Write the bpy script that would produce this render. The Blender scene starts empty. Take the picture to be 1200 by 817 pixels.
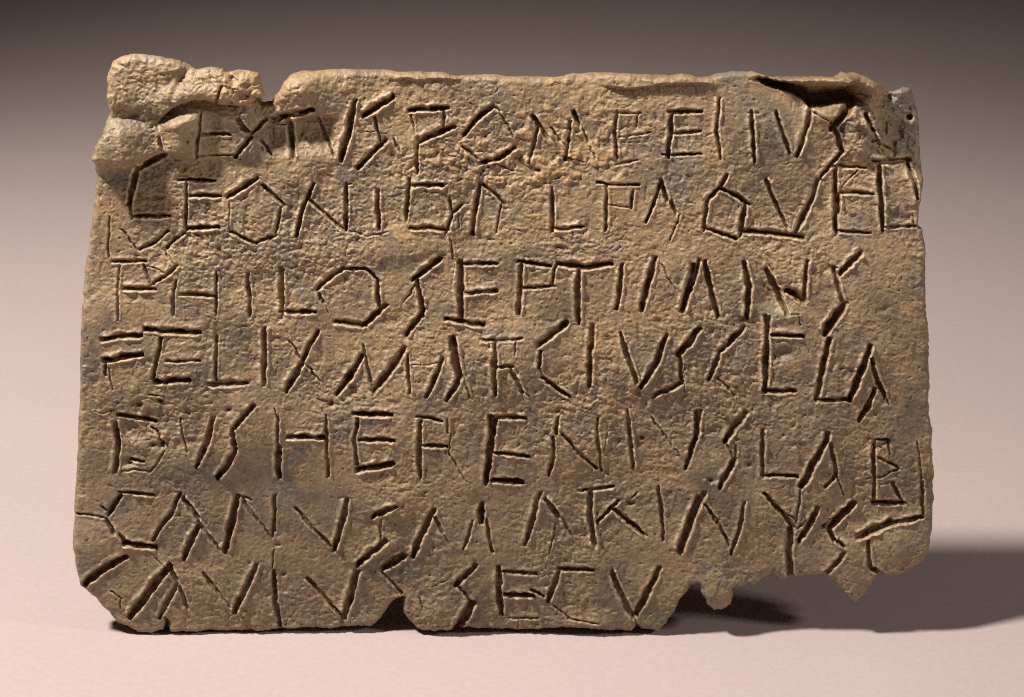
import bpy, math
import numpy as np
from mathutils import Vector, Matrix

# ------------------------------------------------------------------ camera, world, lamps, exposure
S = 1.2e-4                       # metres per unit used to lay the tablet out (1 unit = 0.12 mm)
TILT = math.radians(5)           # the tablet leans back
PITCH = math.radians(20)         # the camera looks down
DIST = 0.34
CX, CY = 600.0, 408.5
THICK = 30.0
n_ = Vector((0, -math.cos(TILT), math.sin(TILT)))      # out of the tablet's face
u_ = Vector((0, math.sin(TILT), math.cos(TILT)))       # up along the face
x_ = Vector((1, 0, 0))
def to_plane(px, py, h):
    '''where the outline point of the tracing lies on the tablet's face (metres across and up), h above it'''
    th = PITCH - TILT; a = (px - CX) * S; b = -(py - CY) * S
    # camera in face coordinates: (0, DIST*sin th, DIST*cos th); ray through (a, b) of the picture plane
    dy = b * math.cos(th) - DIST * math.sin(th); dz = -b * math.sin(th) - DIST * math.cos(th)
    k = (h * S - DIST * math.cos(th)) / dz
    return a * k, DIST * math.sin(th) + k * dy
z0 = -to_plane(600, 744, -16.7)[1] * math.cos(TILT) + THICK * S * math.sin(TILT) * 0.55 + 4.5 * S
CENTER = Vector((0, 0, z0))
scene = bpy.context.scene
cam_d = bpy.data.cameras.new('camera'); cam = bpy.data.objects.new('camera', cam_d)
scene.collection.objects.link(cam); scene.camera = cam
cam.location = CENTER + Vector((0, -math.cos(PITCH), math.sin(PITCH))) * DIST
cam.rotation_euler = (math.pi / 2 - PITCH, 0, 0)
cam_d.sensor_width = 36; cam_d.lens = 36 * DIST / (1200 * S)
cam_d.clip_start = 0.01; cam_d.clip_end = 20
world = bpy.data.worlds.new('World'); scene.world = world; world.use_nodes = True
bg = world.node_tree.nodes['Background']
bg.inputs[0].default_value = (0.86, 0.60, 0.43, 1); bg.inputs[1].default_value = 0.036

def spot(name, loc, target, power, size_deg, blend, radius, col):
    d = bpy.data.lights.new(name, 'SPOT'); o = bpy.data.objects.new(name, d)
    scene.collection.objects.link(o); o.location = loc
    o.rotation_euler = (Vector(target) - Vector(loc)).to_track_quat('-Z', 'Y').to_euler()
    d.energy = power; d.spot_size = math.radians(size_deg); d.spot_blend = blend
    d.shadow_soft_size = radius; d.color = col
    return o
spot('key_lamp', (-0.29, -0.118, 0.52), (-0.08, -0.01, 0.0), 27.5, 72, 1.0, 0.032, (1.0, 0.905, 0.82))
spot('fill_lamp', (0.52, -0.20, 0.30), (0.02, 0.06, 0.0), 5.0, 52, 1.0, 0.045, (1.0, 0.88, 0.83))
scene.view_settings.view_transform = 'Standard'; scene.view_settings.look = 'None'
scene.view_settings.exposure = 0.0; scene.view_settings.gamma = 1.0
scene.cycles.max_bounces = 6; scene.cycles.pixel_filter_type = 'BLACKMAN_HARRIS'; scene.cycles.filter_width = 1.05
scene.cycles.use_denoising = False          # keeps the fine grain of the surfaces

# ------------------------------------------------------------------ helpers
def smooth(t):
    t = np.clip(t, 0, 1); return t * t * (3 - 2 * t)
def vnoise(x, y, lam, seed, ang=0.0, stretch=1.0):
    """value noise in about -1..1"""
    c, s = math.cos(ang), math.sin(ang)
    X = (x * c + y * s) / (lam * stretch) + 1000.37 + seed * 17.3; Y = (-x * s + y * c) / lam + 1000.71
    r = np.random.RandomState(seed).rand(256, 256) * 2 - 1
    xi = np.floor(X).astype(np.int64); yi = np.floor(Y).astype(np.int64)
    fx = X - xi; fy = Y - yi
    fx = fx * fx * fx * (fx * (fx * 6 - 15) + 10); fy = fy * fy * fy * (fy * (fy * 6 - 15) + 10)
    a = r[yi & 255, xi & 255]; b = r[yi & 255, (xi + 1) & 255]
    e = r[(yi + 1) & 255, xi & 255]; f = r[(yi + 1) & 255, (xi + 1) & 255]
    return (a * (1 - fx) + b * fx) * (1 - fy) + (e * (1 - fx) + f * fx) * fy
def fbm(x, y, lam, seed, oct=4, gain=0.5):
    t = 0; a = 1; w = 0
    for k in range(oct):
        t = t + a * vnoise(x, y, lam / 2 ** k, seed + k, 0.5 * k); w += a; a *= gain
    return t / w
def sdf_poly(x, y, P):
    """signed distance, positive inside"""
    P = np.array(P, float); n = len(P)
    d = np.full(x.shape, 1e9); ins = np.zeros(x.shape, bool)
    for i in range(n):
        ax, ay = P[i]; bx, by = P[(i + 1) % n]
        ex, ey = bx - ax, by - ay; L = ex * ex + ey * ey + 1e-9
        t = np.clip(((x - ax) * ex + (y - ay) * ey) / L, 0, 1)
        d = np.minimum(d, (x - ax - t * ex) ** 2 + (y - ay - t * ey) ** 2)
        if ay != by:
            c = ((ay > y) != (by > y)) & (x < (bx - ax) * (y - ay) / (by - ay) + ax)
            ins ^= c
    d = np.sqrt(d)
    return np.where(ins, d, -d)
def gauss(x, y, cx, cy, rx, ry, ang=0.0):
    c, s = math.cos(math.radians(ang)), math.sin(math.radians(ang))
    dx, dy = x - cx, y - cy
    return np.exp(-((dx * c + dy * s) / rx) ** 2 - ((-dx * s + dy * c) / ry) ** 2)

# ------------------------------------------------------------------ the engraved strokes
# each group: origin of the sheet area, its scale, then polylines (width, x, y, x, y, ...)
K = 4.538; K3 = 3.927
G = [
 # line 1
 ((80, 50), K, [(4,470,405,500,500,505,540),(8,495,500,520,590),(11,520,598,385,672),(8,715,372,690,600),(8,720,487,860,485),(5,695,603,880,596),
   (11,925,395,972,472),(10,975,512,900,602),(10,1048,415,982,484),(6,1000,508,1080,600)]),
 ((320, 50), K, [(14,0,412,100,385,205,358),(12,95,400,110,612),(5,0,432,80,442),(7,240,400,290,500,330,600),(13,440,320,410,470,370,620),(14,632,300,490,390),
   (7,540,400,570,522),(13,597,530,460,670),(3,500,478,545,476),(5,645,515,675,580),(12,730,368,925,350),(6,740,390,757,465),(9,770,515,771,690),
   (8,915,355,910,450),(14,955,455,785,530),(12,1165,348,1080,420,1022,490),(8,1012,560,1075,622)]),
 ((560, 50), K, [(11,197,568,110,625,20,652),(12,75,345,0,415),(6,78,342,110,362),(4,110,362,160,440,195,500),(10,298,388,375,500),(8,320,450,280,635),
   (10,520,368,545,435),(9,500,430,475,622),(6,560,450,595,530,625,610),(9,740,370,735,470,746,602),(6,725,376,860,376),(6,855,372,850,420),(6,760,506,910,478),(6,740,648,850,626),
   (9,1020,370,1180,370),(10,1036,375,1030,480,1015,602),(8,1030,486,1180,474),(7,990,600,1180,592),(4,100,655,190,690),(5,390,450,440,520,480,560),(4,440,610,560,640)]),
 ((800, 50), K3, [(4,0,325,80,322),(5,0,418,70,406),(7,0,518,75,513),(8,170,260,160,400,175,525),(9,320,320,332,540),(5,303,323,347,323),(9,432,318,495,500),(11,590,300,580,380,530,510),
   (10,690,372,720,430,742,503),(9,742,510,690,565,640,622),(7,690,578,840,580),(10,850,330,880,400),(6,880,400,915,472,960,495),(16,800,272,750,330,690,392),
   (12,885,552,970,562,1050,562),(10,1045,560,1075,640,1092,720),(5,600,320,690,365)]),
 # line 2
 ((800, 190), K3, [(9,205,65,170,120,115,180,103,310),(10,180,128,240,160,302,196),(11,292,200,270,330),(9,110,312,180,335,240,357),(12,270,325,400,335,550,352),(9,385,78,435,190,487,300),
   (12,625,92,600,180,528,330),(11,710,48,715,330),(16,722,165,722,230),(9,735,146,870,155),(4,805,45,740,115),(8,725,328,860,332),(11,910,20,920,150,930,315),
   (8,930,312,1070,306),(5,1068,250,1070,305),
   # line 3, right end
   (11,80,460,50,560,0,680),(11,110,470,140,590,167,705),(12,290,465,315,580,300,712),(12,395,498,450,600,482,692),(10,580,463,560,640),(18,490,605,545,640),(10,385,715,402,760),(4,480,700,535,700,542,745),
   (13,818,425,735,512),(10,700,488,720,560,740,642),(17,745,660,660,782),(4,690,488,712,488),(4,60,470,110,455)]),
 ((80, 190), K, [(12,370,42,345,140,330,225),(6,330,225,336,305),(10,350,301,525,294),(8,590,104,770,102),(7,632,120,622,365),(9,650,190,800,186),(10,630,365,795,352),
   (12,1000,98,855,190),(8,1030,128,1138,232),(7,1130,250,1105,392),(4,860,230,860,372),(8,865,376,990,437),(8,990,437,1105,396),(5,220,300,215,420,213,512),(5,270,370,320,410,362,470),
   (9,525,380,455,435,380,472),(9,610,388,530,462),(5,515,480,572,552),(9,577,560,520,610,445,662),(8,235,542,400,536),(7,400,555,435,650),(6,272,560,262,680,265,800),(10,300,680,450,686),
   (7,575,640,565,700,560,815),(10,600,710,780,716),(7,790,600,792,800),(8,960,600,968,815),(8,1140,580,1143,815),(4,1100,600,1138,570),(4,420,560,500,590)]),
 ((320, 190), K, [(9,215,120,170,240,125,392),(7,195,212,280,290,372,367),(9,390,120,392,362),(5,380,122,410,122),(10,562,160,566,355),(9,728,100,715,310),(9,740,132,900,136),
   (7,940,200,955,285),(8,955,290,925,380),(10,740,362,830,358,925,368),(9,1002,240,960,275),(4,985,280,990,350),(11,1105,130,1090,220,1065,382),(4,440,376,500,400,610,380),(5,945,410,955,510),(2,966,520,955,640,945,700),
   (11,240,682,310,620,375,578),(7,375,576,490,574),(8,490,574,560,637),(9,560,640,570,780),(7,248,705,272,748),(4,272,748,292,800),(14,888,525,755,630),(10,775,640,795,740,805,817),(5,765,652,695,745),
   (14,1002,540,1008,680,1010,810),(9,1010,552,1180,549),(10,1020,702,1180,696),(9,45,575,50,800),(5,1000,540,1100,535)]),
 ((560, 190), K, [(9,20,128,75,170,138,228),(5,126,238,112,300,100,382),(9,398,150,402,262,400,370),(9,410,362,480,362,560,346),(7,640,115,745,122,852,124),(8,690,130,686,362),(8,830,158,822,240),(5,700,228,820,240),
   (8,978,110,940,220,900,312),(9,982,100,1010,200),(9,1035,205,1060,262),(5,1075,285,1050,350,1022,412),(9,222,542,380,560),(10,237,560,225,810),(7,425,540,395,662),(8,250,682,400,666),
   (14,440,552,570,570,705,546),(12,540,590,545,740,547,860),(10,770,550,765,650,745,780),(13,950,520,915,650,880,782),(5,985,548,1010,610,1052,672),(14,1152,560,1130,680,1100,782),(7,0,550,100,548),(9,0,700,90,690)]),
 # lines 3 bottoms and 4
 ((80, 350), K, [(6,265,0,270,112),(7,556,0,560,85),(7,790,0,790,85),(8,965,0,966,98),(7,1143,0,1142,72),(11,185,226,280,205,375,203),(12,200,336,290,320,388,303),(7,203,350,205,400),(4,220,370,240,485),
   (12,412,172,540,182,688,192),(9,500,215,480,310,455,422),(7,518,335,610,335,695,330),(13,470,452,635,436),(8,790,215,788,432),(12,752,462,940,456),(11,1050,173,1047,452),
   (10,268,630,360,645,455,662),(5,595,650,612,730,632,817),(10,775,638,755,720,720,817),(12,985,578,900,682),(9,880,692,885,817),(6,1115,630,1122,742),(4,1095,590,1110,630),
   (4,430,515,500,525),(3,140,600,190,615,240,600)]),
 ((320, 350), K, [(10,40,82,130,84,215,82),(12,600,48,545,100,485,152),(12,485,152,420,150,335,138),(9,800,0,805,70),(12,808,70,760,140,718,198),(10,1012,0,1010,100),(10,922,115,1010,125,1115,147),
   (6,80,235,120,280,150,332),(5,165,355,205,390,245,442),(11,235,190,195,270,160,342),(14,152,365,120,430,78,495),(13,472,318,420,420,345,515),(7,480,258,500,340,535,505),(14,700,278,620,400,540,492),(8,720,310,732,492),
   (3,735,352,800,350,860,340,905,330),(10,907,320,870,420,820,515),(16,968,218,985,320,1002,400),(11,1002,405,970,480,933,535),(6,1015,400,1045,512),(9,1165,215,1180,225)]),
 ((560, 350), K, [(9,225,0,220,82),(9,0,145,30,140),(9,747,0,745,45),(9,885,0,875,62),(9,1120,0,1098,52),(7,40,218,140,220,232,213),(11,95,240,97,502),(5,205,230,205,292),(8,105,357,185,360),(10,183,375,215,430,240,492),(3,240,492,275,520),
   (15,470,150,400,200,332,242),(9,340,282,330,360),(5,330,360,345,420),(9,345,422,410,480,487,526),(13,620,160,612,262),(11,605,262,600,462),(10,765,190,800,290,850,442),(12,1007,202,960,330,880,472),
   (14,1180,172,1075,298),(9,1080,310,1095,448),(11,1092,452,1020,490,938,526),(4,1100,350,1105,500),(3,570,615,620,560)]),
 ((800, 370), K3, [(11,78,70,40,130,0,165),(12,285,62,230,120,172,165),(10,172,165,155,230,130,292),(5,160,290,205,330,240,370),(12,400,20,392,180,385,345),(11,375,350,450,352,510,350),(9,420,92,545,97),
   (12,675,110,655,220,618,382),(10,615,388,760,388),(14,862,148,825,260,775,378),(10,872,200,905,310,935,365),(5,935,365,955,410),(11,885,345,860,420,815,482),(9,90,450,65,560,22,708),(13,292,452,250,520,205,582),
   (6,212,600,240,662),(12,242,668,215,720,178,788)]),
 # line 5
 ((70, 470), K, [(11,300,130,318,250,300,372),(6,490,150,535,190,552,225),(6,552,280,520,335,475,385),(5,475,385,400,372,330,378),(7,380,318,440,330),(5,640,100,660,190,677,272),(11,825,92,790,230,735,352),(10,925,160,935,265),(13,935,270,900,350,848,414),(5,1165,80,1165,232),(11,1165,250,1165,402),
   (8,318,494,400,498,485,508),(11,322,520,265,605),(9,255,635,300,710,345,762),(12,345,768,430,782,500,792),(5,70,608,160,612,250,630),(6,220,568,262,602),
   (10,640,510,600,600,500,742),(10,668,520,740,620),(7,740,640,800,730,855,805),(12,738,682,700,760,665,845),(14,945,530,925,660,885,805),(8,965,530,1050,640),(6,1050,640,1122,735),(7,1150,520,1130,735),(6,945,520,1010,540)]),
 ((320, 470), K, [(8,285,90,288,240,297,402),(11,80,202,265,202),(7,30,95,28,240),(10,40,250,35,412),(11,440,74,620,78),(8,452,100,440,220,450,340),(10,470,213,635,214),(13,453,378,550,362,632,340),
   (8,768,82,895,105),(6,930,100,935,160),(4,948,170,942,280),(10,788,110,782,240,790,405),(9,800,240,920,246),(4,940,270,980,350,1030,430),(11,1160,85,1170,180,1140,430),
   (8,115,590,200,690,300,792),(11,400,538,370,670,330,805),(12,650,568,535,622),(5,575,640,575,742),(7,5,525,8,700),(13,855,588,800,720,748,832),(8,865,620,905,700),(4,905,700,960,790),(14,1118,560,1112,640),(7,1060,650,1040,730,1015,790),(8,1138,640,1150,710,1172,800)]),
 ((560, 470), K, [(9,68,85,245,97),(14,95,110,75,260,55,420),(9,95,280,262,297),(12,88,432,232,437),(9,428,100,422,165),(8,450,180,530,280,622,362),(9,405,200,405,300,382,392),(7,640,100,640,200,662,372),(3,690,175,670,260),
   (9,800,68,815,200,828,352),(5,930,100,1010,205),(4,1010,205,1105,335),(11,1172,70,1172,180,1118,357),(8,540,492,640,482,718,468),(11,335,500,300,640,257,762),(9,368,520,410,580,440,620),(6,440,620,480,680,505,730),(4,415,660,385,810),
   (11,605,498,602,610,632,772),(8,745,545,700,600,645,650),(11,730,600,800,660,880,717),(8,962,468,985,590,992,735),(15,1182,528,1130,670,1083,792),(5,822,522,848,498)]),
 ((800, 480), 3.403, [(6,215,150,208,222),(9,325,85,322,262),(9,318,263,455,264),(14,580,100,540,190,480,298),(9,590,130,615,255),(5,615,255,642,335),(9,605,270,570,302),(6,470,320,455,440),
   (10,765,130,765,275),(5,735,278,800,268,867,243),(6,780,195,862,237),(8,768,288,764,380),(10,762,382,885,384),(8,845,300,882,372),(7,768,122,820,125),(5,820,128,828,180),(6,790,300,845,300),(6,935,130,950,220,955,300),(8,958,300,968,420),(9,960,438,900,452,830,460),(14,830,460,770,485,703,512),
   (10,745,530,750,625),(10,755,640,795,662),(13,88,340,45,440,0,562),(7,95,380,150,460,190,540),(9,248,370,235,470,198,570),(10,328,335,380,400,437,470),(15,436,478,432,560,440,665),
   (5,490,440,440,490),(12,540,395,505,470,470,522),(8,560,468,600,440),(14,682,380,640,430,592,470),(9,590,482,612,520,637,542),(11,642,575,612,620,578,657),(5,380,395,440,430)]),
 # line 7
 ((70, 580), K, [(15,342,348,230,410,138,486),(16,587,400,490,520,382,655),(12,622,492,580,580,540,655),(10,590,385,625,460),(8,640,500,660,550,680,612),(6,562,665,575,740),(9,770,428,840,520),(5,840,520,905,605),
   (12,1045,392,990,520,935,632),(10,1140,425,1150,580,1172,710),(4,270,520,325,560,325,610),(5,1137,310,1130,392),(3,480,320,560,400)]),
 ((320, 580), K, [(9,178,465,260,560,358,672),(14,450,435,420,550,378,672),(12,597,262,530,320,460,385),(16,690,348,640,380,590,408),(6,580,430,630,480,682,542),(13,1077,388,1030,440,978,486),(7,985,500,1052,582),
   (17,1062,595,1030,660,985,712),(3,840,500,920,460),(5,780,560,800,600)]),
 ((560, 580), K, [(12,118,398,130,640),(9,140,422,300,428),(11,155,548,285,553),(7,285,520,345,550),(6,170,672,310,670),(9,430,410,610,412),(11,432,430,410,500,385,565),(5,400,600,460,645,480,665),(4,480,668,640,690),
   (11,725,415,765,520,832,655),(13,965,402,920,510,848,645),(5,835,650,848,712),(4,215,680,215,720)]),
]
# ------------------------------------------------------------------ outlines
PLATE = [(125,150),(114,169),(113,182),(111,200),(109,219),(105,248),(102,278),(96.5,322),(94,366),(93,394),(91,460),(90,526),(89,536),(86,580),(84.5,602),(86,605),(84,646),(86.5,672.5),(92,690),(102,699),(110,705),(116,715),(125,723),(136,734),(147,739),(160,746),(176,747.5),(191,743),(194.5,731),(198,745),(220,745),(246,744),(290,744.5),(330,743),(386,743),(434,740),(452,721),(462,709),(472,705),(470,716),(471,724),(479,734),(496,743),(515,743.5),(531,741),(541,737),(560,739),(580,741),(604,744),(630,742),(659,740),(700,740),(741,743),(747,737),(752,742),(771,742),(782,730),(796,710),(803,698),(809,686),(818,685),(823,697),(828,709),(837,718),(848,716),(857,711),(860,700),(859,691),(876,688),(882,690),(890,684),(905,676),(909,679),(919,682),(940,679),(967,675),(981,685),(995,702),(1005,709),(1015,699),(1029,675),(1040,679),(1052,678),(1072,668),(1083,658),(1090,645),(1095,625),(1096,600),(1095,539),(1094,523),(1090,472),(1090,395),(1086.5,368),(1085,300),(1084,270),(1078,266),(1079,248),(1081,238),(1086,213),(1083,187),(1083,152),(1077,124),(1070,107),(1062,105),(1044,110),(1029,98),(1016,88),(1005,85),(988,84),(981,91),(965,89),(927,92),(902,91),(884,85.6),(860,84),(841,87),(823,91),(800,88),(760,87),(732,86),(692,87),(660,89),(626,91),(560,88.6),(529,88.6),(518,85),(490,84),(461,83),(400,82.5),(351,83),(341,87),(333,95),(326,106),(318,116),(308,119),(297,110),(285,100),(265,96),(230,94),(180,90),(145,92),(132,110),(129,135)]
FLAP = [(140,168),(128,160),(126,142),(123,116),(124,100),(126,88),(132,71),(142,66),(153,63),(179,64),(196,68),(212,72),(222,78),(230,82),(238,80),(247,78.6),(261,81),(265,85),(272,84),(280,83),(292,84),(302,87.5),(304,97),(310,112),(300,116),(292,122),(285,126),(274,124),(256,121),(240,118),(223,119),(212,123),(203,127),(192,135),(184,143),(178,158),(160,168)]

# ------------------------------------------------------------------ relief fields
def fine_relief(x, y, rough):
    wx = x + 2.0 * vnoise(x, y, 9, 91); wy = y + 2.0 * vnoise(x, y, 9, 92)
    h = 1.5 * fbm(x, y, 45, 11, 3)
    h += rough * (0.22 * vnoise(wx, wy, 9.5, 21, 0.4, 1.4) + 0.40 * vnoise(wx, wy, 5.6, 22, -0.3, 1.5) + 0.70 * vnoise(wx, wy, 3.6, 23, 0.2, 1.4) + 0.72 * vnoise(wx, wy, 2.3, 24, -0.2, 1.2))
    h -= np.clip(rough - 0.85, 0, 1) * 1.2 * (np.clip(0.28 - np.abs(vnoise(wx, wy, 10, 25, 0.9, 1.3)), 0, 1) + np.clip(0.28 - np.abs(vnoise(wx, wy, 7, 26, -0.2, 1.6)), 0, 1))
    p = vnoise(wx, wy, 12, 31) - 0.52                 # scattered pits
    h -= 5.0 * np.clip(p, 0, 1) * rough
    p = vnoise(wx, wy, 5, 37) - 0.62
    h -= 3.5 * np.clip(p, 0, 1)
    return h

def crust_mask(x, y):
    m = 1.0 * gauss(x, y, 650, 165, 110, 42) + 0.8 * gauss(x, y, 590, 205, 130, 25) + 0.6 * gauss(x, y, 420, 110, 80, 25) \
        + 0.5 * gauss(x, y, 170, 500, 60, 35) + 0.5 * gauss(x, y, 720, 470, 60, 60) + 0.4 * gauss(x, y, 450, 280, 200, 40)
    return np.clip(m, 0, 1)

def plate_height(x, y, d):
    wx = x + 0.9 * vnoise(x, y, 15, 41) + 0.75 * vnoise(x, y, 4, 42)
    wy = y + 0.9 * vnoise(x, y, 15, 43) + 0.75 * vnoise(x, y, 4, 44)
    cm = crust_mask(x, y)
    rough = 0.78 + 0.5 * vnoise(x, y, 90, 51) + 0.25 * vnoise(x, y, 30, 52) + 0.45 * cm
    h = 10.0 * fbm(x, y, 210, 3, 2) + 5.0 * fbm(x, y, 80, 7, 2)
    # lumpy deposits
    lump = np.clip(vnoise(wx, wy, 11, 61) + 0.35 * vnoise(wx, wy, 6, 62) - 0.1, 0, 1)
    h += 3.4 * smooth(lump * 2.2) * cm * 0.9
    # the rolled fold at the upper left, overhanging the first letters of line 2
    t = np.clip((166 - y) / 33.0, 0, 1)
    L = np.interp(x, [105, 150, 170, 190, 240], [25, 24, 15, 10, 10]) + 3 * vnoise(x, y, 14, 71)
    roll = 35 * np.sqrt(1 - t ** 2) * (1 - smooth((wy - 180 + 6 * smooth((x - 160) / 30)) / L) ** 0.8)
    side = (1 - 0.6 * smooth((wx - 142) / 45)) * (1 - smooth((wx - 195) / 40))
    roll = np.minimum(roll, 33) * smooth((y - 139 + (x - 130) * 0.12 + 14) / 10)
    h += roll * side
    # long slope below the fold's right half
    h += 9 * gauss(x, y, 222, 150, 22, 34)
    h -= 7 * gauss(x, y, 250, 150, 14, 40)
    # smooth hump and sunken patch around the third and fourth letters
    h += 17 * gauss(x, y, 348, 106, 32, 24, -20) + 7 * gauss(x, y, 296, 130, 16, 12)
    cut = smooth((wy - (151 - 0.42 * (x - 300) + 0.0025 * (x - 300) ** 2)) / 7.0)
    hol = cut * np.exp(-(np.clip(np.abs(x - 348) - 30, 0, 99) / 12) ** 2) * (1 - smooth((y - 158) / 30))
    h -= 11 * hol
    pl = smooth((x - 188) / 25) * (1 - smooth((x - 292 - (y - 150) * 0.15) / 12)) * (1 - smooth((y - 168 - (x - 240) * 0.05) / 26))
    h += 9 * pl + 8 * gauss(x, y, 264, 132, 34, 17) + 9 * gauss(x, y, 212, 141, 24, 9, -18)
    # raised rolled lip along the top edge right of centre
    lip = np.exp(-(np.clip(np.abs(x - 772) - 45, 0, 99) / 18) ** 2)
    le = 98 + 2.5 * vnoise(x, y, 22, 81) + 3 * gauss(x, y, 740, 98, 20, 40)
    h += 8 * lip * (1 - smooth((y - le + 2) / 4.5))
    le2 = 88.5 + 1.5 * vnoise(x, y, 15, 83); l2 = np.exp(-(np.clip(np.abs(x - 500) - 30, 0, 99) / 14) ** 2)
    h += 5 * l2 * (1 - smooth((y - le2 - 2) / 3.5))
    # the curled, dented upper right corner
    ye = np.interp(x, [855, 885, 905, 925, 940, 948, 965, 985, 1000, 1010], [90, 93, 100, 107, 114, 124, 123, 118, 120, 100])
    yt = np.interp(x, [855, 885, 905, 925, 965, 985, 1010], [86, 87, 91, 93, 91, 88, 88])
    inside = smooth((x - 878) / 30) * (1 - smooth((x - 992) / 14))
    tt = np.clip((wy - yt) / np.maximum(ye - yt, 3), 0, 1.0)
    fall = 1 - smooth((wy - ye) / 4.0)
    h += inside * fall * (15 - 58 * tt ** 1.1)
    h += 9 * gauss(x, y, 968, 134, 17, 11)
    h -= 14 * gauss(x, y, 1000, 118, 14, 7, -40)
    h += 20 * gauss(x, y, 995, 93, 20, 9) - 18 * gauss(x, y, 1001, 102, 9, 8) + 12 * gauss(x, y, 1022, 98, 12, 8) - 14 * gauss(x, y, 1042, 116, 10, 6)
    # corner turned away from the lamp
    cr = smooth((x - 985) / 20) * (1 - smooth((y - 185 - (x - 1040) * 0.3) / 20))
    h += cr * (2.4 * vnoise(wx, wy, 17, 181) + 2.2 * vnoise(wx, wy, 8, 182)); rough = rough + 0.5 * cr
    c = smooth(((x - 985) * 0.75 - (y - 150) * 0.66) / 90)
    h += cr * (9 - 26 * smooth((x - 998) / 85)) + 6 * gauss(x, y, 1062, 112, 12, 8)
    h -= 9 * 2 * np.exp(-((x - 1069.5) ** 2 + (y - 141) ** 2) / 9)          # small nail hole
    k = (x - 1005) * 0.62 - (y - 140) * 0.78 + 4 * vnoise(x, y, 18, 85)   # diagonal crease under it
    h += 6 * np.exp(-(k / 5.0) ** 2) * gauss(x, y, 1020, 165, 45, 45)
    # shallow dents and ridges seen across the face
    for (cx, cy, rx, ry, a, hh) in [(205, 395, 60, 12, 5, -2), (560, 285, 26, 14, 0, -4), (905, 345, 20, 18, 0, -9), (925, 372, 24, 9, 0, 5), (885, 600, 40, 50, 0, 3), (917, 416, 15, 8, -8, -7), (925, 388, 16, 6, -5, 4), (455, 590, 60, 30, 20, 4), (300, 570, 70, 25, -10, -4), (620, 420, 50, 30, 15, 4),
                                     (155, 510, 26, 20, 0, -4), (160, 522, 17, 10, 20, 4), (190, 645, 30, 12, 15, -3), (560, 590, 20, 12, 0, -3), (455, 640, 22, 10, -30, 4),
                                     (1000, 655, 22, 34, 0, 7), (1050, 640, 26, 22, 0, 8), (935, 655, 26, 20, 0, 6), (840, 690, 18, 20, 0, 8), (515, 715, 30, 20, 0, 5),
                                     (1050, 535, 24, 30, 0, -3), (960, 585, 22, 26, 0, 5), (690, 560, 40, 30, 0, -3), (420, 300, 120, 14, -4, 3), (1045, 480, 34, 80, 0, -5),
                                     (770, 700, 30, 25, 0, 4), (115, 640, 22, 26, 0, 4), (150, 700, 26, 22, 0, 4), (700, 715, 60, 14, 0, -2)]:
        h += hh * gauss(x, y, cx, cy, rx, ry, a)
    for (cx, cy, r, hh) in [(190, 521, 5, -9), (178, 523, 4, -5), (164, 474, 3.5, -5), (268, 480, 4, -6), (187, 471, 4, -6), (152, 542, 6, -6), (630, 200, 3, -3), (740, 592, 4, -5), (624, 250, 2, -3),
                            (388, 475, 4, -5), (1038, 518, 5, -7), (1028, 524, 5, -6), (832, 563, 4, -5), (827, 563, 3, 3), (752, 515, 3, -4), (877, 545, 4, -4), (331, 676, 4, -5), (325, 642, 3, -4)]:
        h += hh * gauss(x, y, cx, cy, r, r * 0.75)
    # ---- engraved strokes
    groove = np.zeros_like(x); lips = np.zeros_like(x)
    rs = np.random.RandomState(5)
    X1, Y1 = x[0, :], y[:, 0]
    for (ox, oy), sc, strokes in G:
        for st in strokes:
            w = st[0] * 0.8; pts = [(ox + st[i] / sc, oy + st[i + 1] / sc) for i in range(1, len(st), 2)]
            px0 = min(p[0] for p in pts) - 20; px1 = max(p[0] for p in pts) + 20
            py0 = min(p[1] for p in pts) - 20; py1 = max(p[1] for p in pts) + 20
            i0, i1 = np.searchsorted(X1, [px0, px1]); j0, j1 = np.searchsorted(Y1, [py0, py1])
            if i1 <= i0 or j1 <= j0: continue
            xx = wx[j0:j1, i0:i1]; yy = wy[j0:j1, i0:i1]
            lens = [math.dist(pts[k], pts[k + 1]) for k in range(len(pts) - 1)]; tot = sum(lens)
            best = np.full(xx.shape, 1e9); sg = np.zeros(xx.shape); tp = np.zeros(xx.shape); end = np.zeros(xx.shape)
            acc = 0
            for k in range(len(pts) - 1):
                (ax, ay), (bx, by) = pts[k], pts[k + 1]; L = lens[k]
                ex, ey = (bx - ax) / L, (by - ay) / L
                nx, ny = -ey, ex
                if nx * 0.62 + ny * 0.78 < 0: nx, ny = -nx, -ny       # side that faces the lamp
                t = (xx - ax) * ex + (yy - ay) * ey; tc = np.clip(t, 0, L)
                dx, dy = xx - ax - tc * ex, yy - ay - tc * ey
                dd = np.hypot(dx, dy); m = dd < best
                best = np.where(m, dd, best); s = (xx - ax) * nx + (yy - ay) * ny
                sg = np.where(m, s, sg); tp = np.where(m, (acc + tc) / tot, tp); end = np.where(m, np.abs(t - tc), end)
                acc += L
            dep = w * (0.85 + 0.45 * rs.rand()) * (1.0 + 0.12 * np.sin(tp * 9 + rs.rand() * 6))
            if w <= 5: dep = dep * 0.8
            dep = np.minimum(dep, 17.0)
            ww = w * (0.82 + 0.18 * np.sin(np.clip(tp, 0, 1) * math.pi)) * (1 + 0.08 * np.sin(tp * 13 + rs.rand() * 6))
            so = sg + 0.12 * ww                                        # deepest line lies off centre
            pr = np.where(so > 0.12 * ww, 1 - (so - 0.12 * ww) / (0.20 * ww), 1 - (0.12 * ww - so) / (0.72 * ww))
            pr = np.clip(pr, 0, 1) ** np.where(so > 0.12 * ww, 0.9, 1.1)
            pe = 1 - np.clip(end / (0.42 * w + 0.8), 0, 1) ** 2
            g = dep * np.clip(pr * 1.12, 0, 1) * pe * (0.92 + 0.3 * vnoise(xx, yy, 11, 78))
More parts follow.
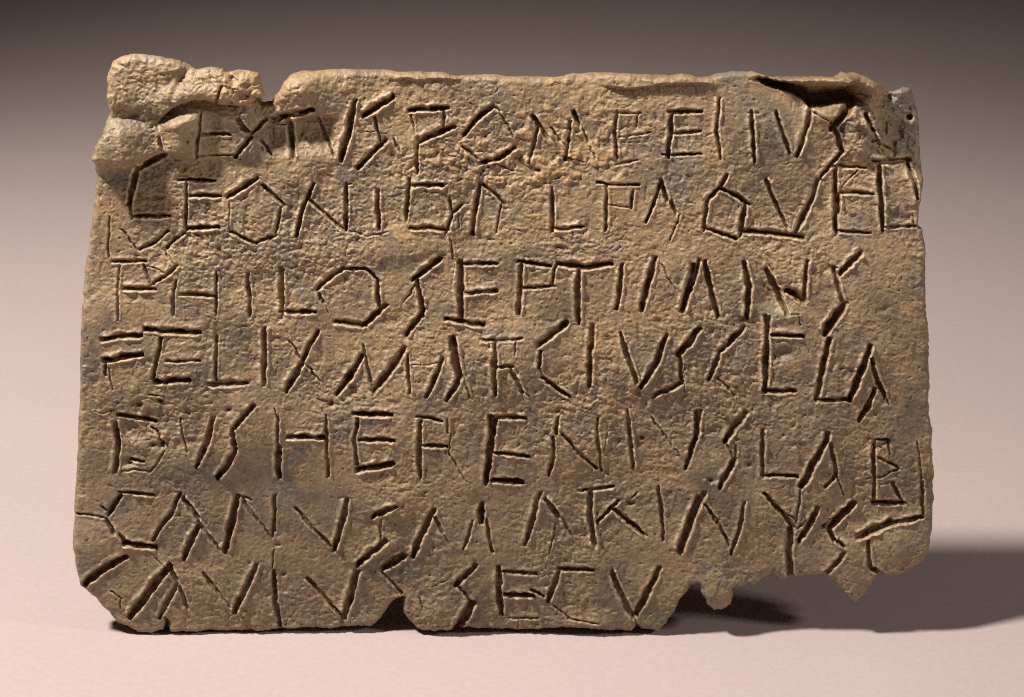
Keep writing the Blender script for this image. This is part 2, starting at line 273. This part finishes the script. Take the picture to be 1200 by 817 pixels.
            sub = groove[j0:j1, i0:i1]; np.maximum(sub, g, out=sub)
            la = min(0.22 * w, 2.4) * (0.6 + 0.8 * rs.rand())
            d2 = sg - 0.2 * ww
            lp = la * np.exp(-((d2 - 1.0) / 1.35) ** 2) + 0.5 * la * np.exp(-((sg + 0.8 * ww) / 2.6) ** 2)
            lp = lp * np.exp(-(end / 2.2) ** 2) * (0.75 + 0.5 * vnoise(xx, yy, 6, 77))
            sub = lips[j0:j1, i0:i1]; np.maximum(sub, lp, out=sub)
    gm = np.clip(groove / 3.0, 0, 1)
    h += lips * 1.4 * (1 - gm)
    rel = fine_relief(x, y, rough)
    h += rel * (1 - 0.45 * np.clip(groove / 6, 0, 1))
    h -= groove
    # rounded, chipped rim
    R = 7.0 + 2.5 * vnoise(x, y, 35, 87)
    q = np.clip(1 - np.clip(d, 0, None) / R, 0, 1)
    h -= 10 * (1 - np.sqrt(1 - np.clip(q, 0, 0.995) ** 2))
    rim = np.exp(-(d / 10.0) ** 2)
    h += rim * 1.6 * vnoise(x, y, 9, 88)
    floor = -THICK + 3
    h = np.where(h < floor, floor + (h - floor) * 0.05, h)
    bump_glint = np.clip((rel - 0.9) / 2.2, 0, 1) * (1 - gm)  # raised grain made paler: highlight painted into the colour
    soil_shade = np.clip(groove / 7.0 - 0.35, 0, 1)
    soil_shade = np.maximum(soil_shade, 0.75 * np.clip((-rel - 0.5) / 2.6, 0, 1))  # pits get shade painted in for contrast; grooves hold real soil
    lip_glint = np.clip(np.clip(lips / 1.6, 0, 1) * (1 - gm) + 0.30 * bump_glint, 0, 1)  # lit rims of the strokes painted in, along with the raised grain
    return h, soil_shade, np.clip(lump * 2, 0, 1) * cm, np.clip(0.4 * rim + 0.7 * gauss(x, y, 333, 103, 16, 22, -40) + 0.8 * gauss(x, y, 155, 66, 22, 5) + 0.9 * gauss(x, y, 105, 612, 20, 10) + 0, 0, 1), lip_glint

def flap_height(x, y, d):
    wx = x + 1.5 * vnoise(x, y, 13, 141); wy = y + 1.5 * vnoise(x, y, 13, 143)
    h = 23 + 5 * smooth((x - 150) / 70) - 5 * smooth((x - 255) / 40) + 2.5 * fbm(x, y, 60, 107, 2)
    h += 5 * gauss(x, y, 250, 108, 50, 12, 0) - 4 * gauss(x, y, 205, 92, 26, 8, -25) + 4 * gauss(x, y, 290, 98, 14, 14)
    k = np.abs((wx - 258) * 0.93 - (wy - 108) * -0.35)                 # crack near the tip
    g = 7 * np.clip(1 - k / 2.2, 0, 1) * smooth((y - 97) / 6)
    h -= 11 * smooth((y - 114) / 34) * (1 - smooth((x - 178) / 20))
    tip = smooth((x - 256) / 8)
    h += fine_relief(x + 500, y + 300, 1.0 + 0.6 * tip) + 2.0 * vnoise(x, y, 24, 161) - 3.5 * np.exp(-(((wx - 214) * 0.9 + (wy - 90) * 0.43) / 4.5) ** 2) * smooth((125 - y) / 20) + tip * 3.4 * vnoise(x, y, 9, 151) - g
    R = 9.0; q = np.clip(1 - np.clip(d, 0, None) / R, 0, 1)
    h -= 9 * (1 - np.sqrt(1 - np.clip(q, 0, 0.99) ** 2))
    return h, np.clip(g / 6, 0, 1), 0.5 * tip, np.clip(np.exp(-(d / 9) ** 2) * 0.8, 0, 1), 0 * x

# ------------------------------------------------------------------ heightfield -> closed solid
def solid(name, outline, hfun, back, step, mat, parent, ragged=0.8, seed=200, href=0.0):
    P = np.array(outline, float)
    x0, y0 = P.min(0) - 4; x1, y1 = P.max(0) + 4
    X1 = np.arange(x0, x1, step); Y1 = np.arange(y0, y1, step)
    x, y = np.meshgrid(X1, Y1)
    def sd(a, b):
        return sdf_poly(a, b, P) + ragged * (1.3 * vnoise(a, b, 26, seed + 2) + 0.9 * vnoise(a, b, 9, seed) * (0.6 + vnoise(a, b, 40, seed + 3)) + 0.4 * vnoise(a, b, 4, seed + 1)) - 0.2
    d = sd(x, y)
    ok = d > -0.7 * step
    cell = ok[:-1, :-1] & ok[1:, :-1] & ok[:-1, 1:] & ok[1:, 1:]
    idx = np.full(x.shape, -1, np.int64)
    used = np.zeros(x.shape, bool)
    used[:-1, :-1] |= cell; used[1:, :-1] |= cell; used[:-1, 1:] |= cell; used[1:, 1:] |= cell
    cnt = np.zeros(x.shape, int)
    cnt[:-1, :-1] += cell; cnt[1:, :-1] += cell; cnt[:-1, 1:] += cell; cnt[1:, 1:] += cell
    h, soil_shade, crust, worn, lip_glint = hfun(x, y, d)
    rimv = used & (cnt < 4)
    gy, gx = np.gradient(d, step)
    gl = np.hypot(gx, gy) + 1e-6
    mv = np.where(rimv, np.clip(d, -1.2 * step, 1.2 * step), 0)
    x = x - gx / gl * mv * (1 / np.maximum(gl, .7)); y = y - gy / gl * mv * (1 / np.maximum(gl, .7))
    idx[used] = np.arange(used.sum()); nv = int(used.sum())
    a = idx[:-1, :-1][cell]; b = idx[1:, :-1][cell]; c = idx[1:, 1:][cell]; e = idx[:-1, 1:][cell]
    quads = np.stack([a, b, c, e], 1)            # y runs down: this order faces the camera
    # directed boundary edges
    E = np.concatenate([quads[:, [0, 1]], quads[:, [1, 2]], quads[:, [2, 3]], quads[:, [3, 0]]])
    key = E[:, 0] * nv + E[:, 1]; rev = E[:, 1] * nv + E[:, 0]
    be = E[~np.isin(key, rev)]
    xs, ys, hs = x[used], y[used], h[used]
    V = np.stack([xs, ys, hs], 1)
    bv = np.unique(be); m = {int(v): i for i, v in enumerate(bv)}
    lay = []
    base = nv; hv = hs[bv]
    cxm = V[bv].copy()
    rings = [0.35, 0.7, 1.0]
    for t in rings:
        r = cxm.copy(); r[:, 2] = hv * (1 - t) + back * t
        r[:, 1] += 0.2 * t * abs(back - hv.mean()) * 0.8
        r[:, 2] += 0.8 * vnoise(r[:, 0], r[:, 1], 5, 301 + int(t * 10)) * (t < 1)
        V = np.concatenate([V, r]); lay.append(base); base += len(bv)
    li = np.array([m[int(v)] for v in be.ravel()]).reshape(-1, 2)
    sides = []
    prev = be
    for L in lay:
        cur = li + L
        sides.append(np.stack([prev[:, 1], prev[:, 0], cur[:, 0], cur[:, 1]], 1)); prev = cur
    # back face: coarse strips are not needed, one cell-wise copy at low resolution would leave cracks, so use the ring as n-gons
    nxt = {int(p): int(q) for p, q in li + lay[-1]}
    loops_ = []
    left = set(nxt)
    while left:
        s0 = left.pop(); lp = [s0]; q = nxt.get(s0)
        while q is not None and q != s0 and q in left:
            left.discard(q); lp.append(q); q = nxt.get(q)
        if len(lp) > 50: loops_.append(lp[::-1])
    allq = np.concatenate([quads] + sides)
    nq = len(allq)
    li_all = np.concatenate([allq.ravel()] + [np.array(l) for l in loops_])
    starts = np.concatenate([np.arange(nq) * 4, nq * 4 + np.cumsum([0] + [len(l) for l in loops_])[:-1]]).astype(np.int32)
    W = np.empty((len(V), 3))
    bow = -np.where(V[:, 1] > 430, 1.7e-4, 1.6e-4) * (V[:, 1] - 430) ** 2
    X, U = to_plane(V[:, 0], V[:, 1], href + bow); H = (V[:, 2] + bow) * S      # the sheet is slightly bowed
    W[:, 0] = X; W[:, 1] = H * n_.y + U * u_.y; W[:, 2] = z0 + H * n_.z + U * u_.z
    W -= np.array(parent.location)
    me = bpy.data.meshes.new(name)
    me.vertices.add(len(V)); me.vertices.foreach_set('co', W.ravel().astype(np.float32))
    me.loops.add(len(li_all)); me.loops.foreach_set('vertex_index', li_all.astype(np.int32))
    me.polygons.add(len(starts)); me.polygons.foreach_set('loop_start', starts)
    me.update(calc_edges=True); me.validate()
    me.polygons.foreach_set('use_smooth', np.ones(len(me.polygons), bool))
    col = np.zeros((len(me.vertices), 4), np.float32); 
    col[:nv, 0] = soil_shade[used]; col[:nv, 1] = crust[used]; col[:nv, 2] = worn[used]; col[:nv, 3] = lip_glint[used]
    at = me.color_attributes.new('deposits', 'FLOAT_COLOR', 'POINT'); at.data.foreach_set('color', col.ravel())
    me.materials.append(mat)
    o = bpy.data.objects.new(name, me); scene.collection.objects.link(o); o.parent = parent
    return o

# ------------------------------------------------------------------ materials
def nt(mat):
    mat.use_nodes = True; t = mat.node_tree; return t, t.nodes['Principled BSDF']
def noise(t, coord, scale, detail=4, rough=0.6, dist=0.0):
    n = t.nodes.new('ShaderNodeTexNoise'); n.inputs['Scale'].default_value = scale; n.inputs['Detail'].default_value = detail
    n.inputs['Roughness'].default_value = rough; n.inputs['Distortion'].default_value = dist
    t.links.new(coord, n.inputs['Vector']); return n.outputs['Fac']
def ramp(t, fac, stops):
    r = t.nodes.new('ShaderNodeValToRGB'); e = r.color_ramp.elements
    while len(e) < len(stops): e.new(0.5)
    for k, (p, c) in enumerate(stops): e[k].position = p; e[k].color = (*c, 1) if len(c) == 3 else c
    t.links.new(fac, r.inputs[0]); return r.outputs['Color']
def mix(t, fac, a, b, mode='MIX'):
    m = t.nodes.new('ShaderNodeMix'); m.data_type = 'RGBA'; m.blend_type = mode
    for s, i in ((fac, 0), (a, 6), (b, 7)):
        if isinstance(s, (int, float)): m.inputs[i].default_value = s
        elif isinstance(s, tuple): m.inputs[i].default_value = (*s, 1)
        else: t.links.new(s, m.inputs[i])
    return m.outputs[2]
def math_(t, op, a, b=0.0):
    m = t.nodes.new('ShaderNodeMath'); m.operation = op
    for s, i in ((a, 0), (b, 1)):
        if isinstance(s, (int, float)): m.inputs[i].default_value = s
        else: t.links.new(s, m.inputs[i])
    m.use_clamp = True
    return m.outputs[0]

lead = bpy.data.materials.new('corroded_lead'); t, b = nt(lead)
tc = t.nodes.new('ShaderNodeTexCoord').outputs['Object']
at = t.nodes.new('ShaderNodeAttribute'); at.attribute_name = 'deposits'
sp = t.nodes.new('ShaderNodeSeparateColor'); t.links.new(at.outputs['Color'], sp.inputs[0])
soil_shade, crust, worn = sp.outputs[0], sp.outputs[1], sp.outputs[2]
big = noise(t, tc, 45, 5, 0.6, 0.4); mid = noise(t, tc, 190, 6, 0.65, 0.3); fin = noise(t, tc, 1500, 4, 0.7)
c = ramp(t, big, [(0.37, (0.125, 0.104, 0.074)), (0.48, (0.225, 0.180, 0.115)), (0.59, (0.325, 0.255, 0.158))])
c = mix(t, ramp(t, mid, [(0.40, (0, 0, 0)), (0.62, (1, 1, 1))]), c, (0.31, 0.235, 0.13))
grey = ramp(t, noise(t, tc, 120, 6, 0.7, 0.6), [(0.53, (0, 0, 0)), (0.66, (1, 1, 1))])
c = mix(t, math_(t, 'MULTIPLY', grey, 0.8), c, (0.14, 0.128, 0.112))
och = ramp(t, noise(t, tc, 330, 5, 0.65, 0.5), [(0.57, (0, 0, 0)), (0.68, (1, 1, 1))])
c = mix(t, math_(t, 'MULTIPLY', och, 0.45), c, (0.40, 0.25, 0.10))
c = mix(t, math_(t, 'MULTIPLY', crust, 0.7), c, (0.42, 0.285, 0.13))
c = mix(t, math_(t, 'MULTIPLY', worn, grey), c, (0.30, 0.285, 0.27))
c = mix(t, math_(t, 'MULTIPLY', at.outputs['Alpha'], 0.85), c, (0.60, 0.50, 0.37))  # pale highlight colour painted on stroke lips and raised grain
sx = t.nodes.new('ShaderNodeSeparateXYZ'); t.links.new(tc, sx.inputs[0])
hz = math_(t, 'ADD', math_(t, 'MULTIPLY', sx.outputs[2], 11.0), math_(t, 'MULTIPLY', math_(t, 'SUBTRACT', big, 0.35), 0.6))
c = mix(t, 1.0, c, ramp(t, hz, [(0.22, (0.70, 0.68, 0.62)), (0.75, (1.08, 1.03, 0.98))]), 'MULTIPLY')   # olive patina below, plus light falloff painted from top to bottom
c = mix(t, 1.0, c, ramp(t, fin, [(0.3, (0.62, 0.60, 0.57)), (0.7, (1.25, 1.23, 1.2))]), 'MULTIPLY')
sn = ramp(t, noise(t, tc, 260, 4, 0.6), [(0.38, (0, 0, 0)), (0.55, (1, 1, 1))])
c = mix(t, math_(t, 'MULTIPLY', soil_shade, math_(t, 'MULTIPLY', sn, 0.85)), c, (0.19, 0.075, 0.035))  # red-brown soil in grooves, painted shade in the pits
t.links.new(c, b.inputs['Base Color'])
rr = ramp(t, mid, [(0.3, (0.40,) * 3), (0.7, (0.62,) * 3)])
t.links.new(mix(t, math_(t, 'MULTIPLY', worn, grey), rr, (0.34, 0.34, 0.34)), b.inputs['Roughness'])
b.inputs['Specular IOR Level'].default_value = 0.75
bm = t.nodes.new('ShaderNodeBump'); bm.inputs['Strength'].default_value = 0.9; bm.inputs['Distance'].default_value = 0.00014
t.links.new(noise(t, tc, 2600, 5, 0.65), bm.inputs['Height']); t.links.new(bm.outputs[0], b.inputs['Normal'])

paper = bpy.data.materials.new('matt_pink_paper'); t, b = nt(paper)
tc = t.nodes.new('ShaderNodeTexCoord').outputs['Object']
f1 = noise(t, tc, 900, 4, 0.6); f2 = noise(t, tc, 2600, 3, 0.6); f3 = noise(t, tc, 14, 3, 0.5)
c = mix(t, 1.0, (0.435, 0.367, 0.36), ramp(t, f1, [(0.3, (0.95, 0.945, 0.94)), (0.7, (1.03, 1.03, 1.03))]), 'MULTIPLY')
c = mix(t, 1.0, c, ramp(t, f3, [(0.3, (0.97, 0.965, 0.96)), (0.7, (1.02, 1.02, 1.02))]), 'MULTIPLY')
sp_ = ramp(t, noise(t, tc, 330, 2, 0.5), [(0.765, (0, 0, 0)), (0.80, (1, 1, 1))])
c = mix(t, math_(t, 'MULTIPLY', sp_, 0.35), c, (0.35, 0.28, 0.27))
t.links.new(c, b.inputs['Base Color']); b.inputs['Roughness'].default_value = 0.9; b.inputs['Specular IOR Level'].default_value = 0.15
bm = t.nodes.new('ShaderNodeBump'); bm.inputs['Strength'].default_value = 0.22; bm.inputs['Distance'].default_value = 0.0001
t.links.new(f2, bm.inputs['Height']); t.links.new(bm.outputs[0], b.inputs['Normal'])

# ------------------------------------------------------------------ paper sweep
prof = [(-0.6, 0.0)] + [(-0.6 + 0.02 * k, 0.0) for k in range(1, 46)]
yb, R = 0.30, 0.45
for k in range(1, 31):
    a = math.pi / 2 * k / 30
    prof.append((yb + R * math.sin(a), R - R * math.cos(a)))
prof += [(yb + R, R + 0.1 * k) for k in range(1, 7)]
vs, fs = [], []
NX = 30
for (yy, zz) in prof:
    for i in range(NX + 1): vs.append((-0.9 + 1.8 * i / NX, yy, zz))
for j in range(len(prof) - 1):
    for i in range(NX):
        q = j * (NX + 1) + i; fs.append((q, q + 1, q + NX + 2, q + NX + 1))
me = bpy.data.meshes.new('backdrop'); me.from_pydata(vs, [], fs); me.polygons.foreach_set('use_smooth', [True] * len(fs)); me.materials.append(paper)
o = bpy.data.objects.new('backdrop', me); scene.collection.objects.link(o); o['kind'] = 'structure'

# ------------------------------------------------------------------ the tablet
tab = bpy.data.objects.new('curse_tablet', None); scene.collection.objects.link(tab)
tab.location = (0, to_plane(600, 744, 0)[1] * u_.y, 0)
tab.empty_display_size = 0.01
tab['label'] = 'rectangular brownish lead tablet engraved with seven lines of Latin capitals, standing on pale paper'
tab['category'] = 'inscribed tablet'
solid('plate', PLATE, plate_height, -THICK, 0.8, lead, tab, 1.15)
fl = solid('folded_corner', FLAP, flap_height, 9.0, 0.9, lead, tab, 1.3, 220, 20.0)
fl['label'] = 'thick folded-over flap at the upper left corner'
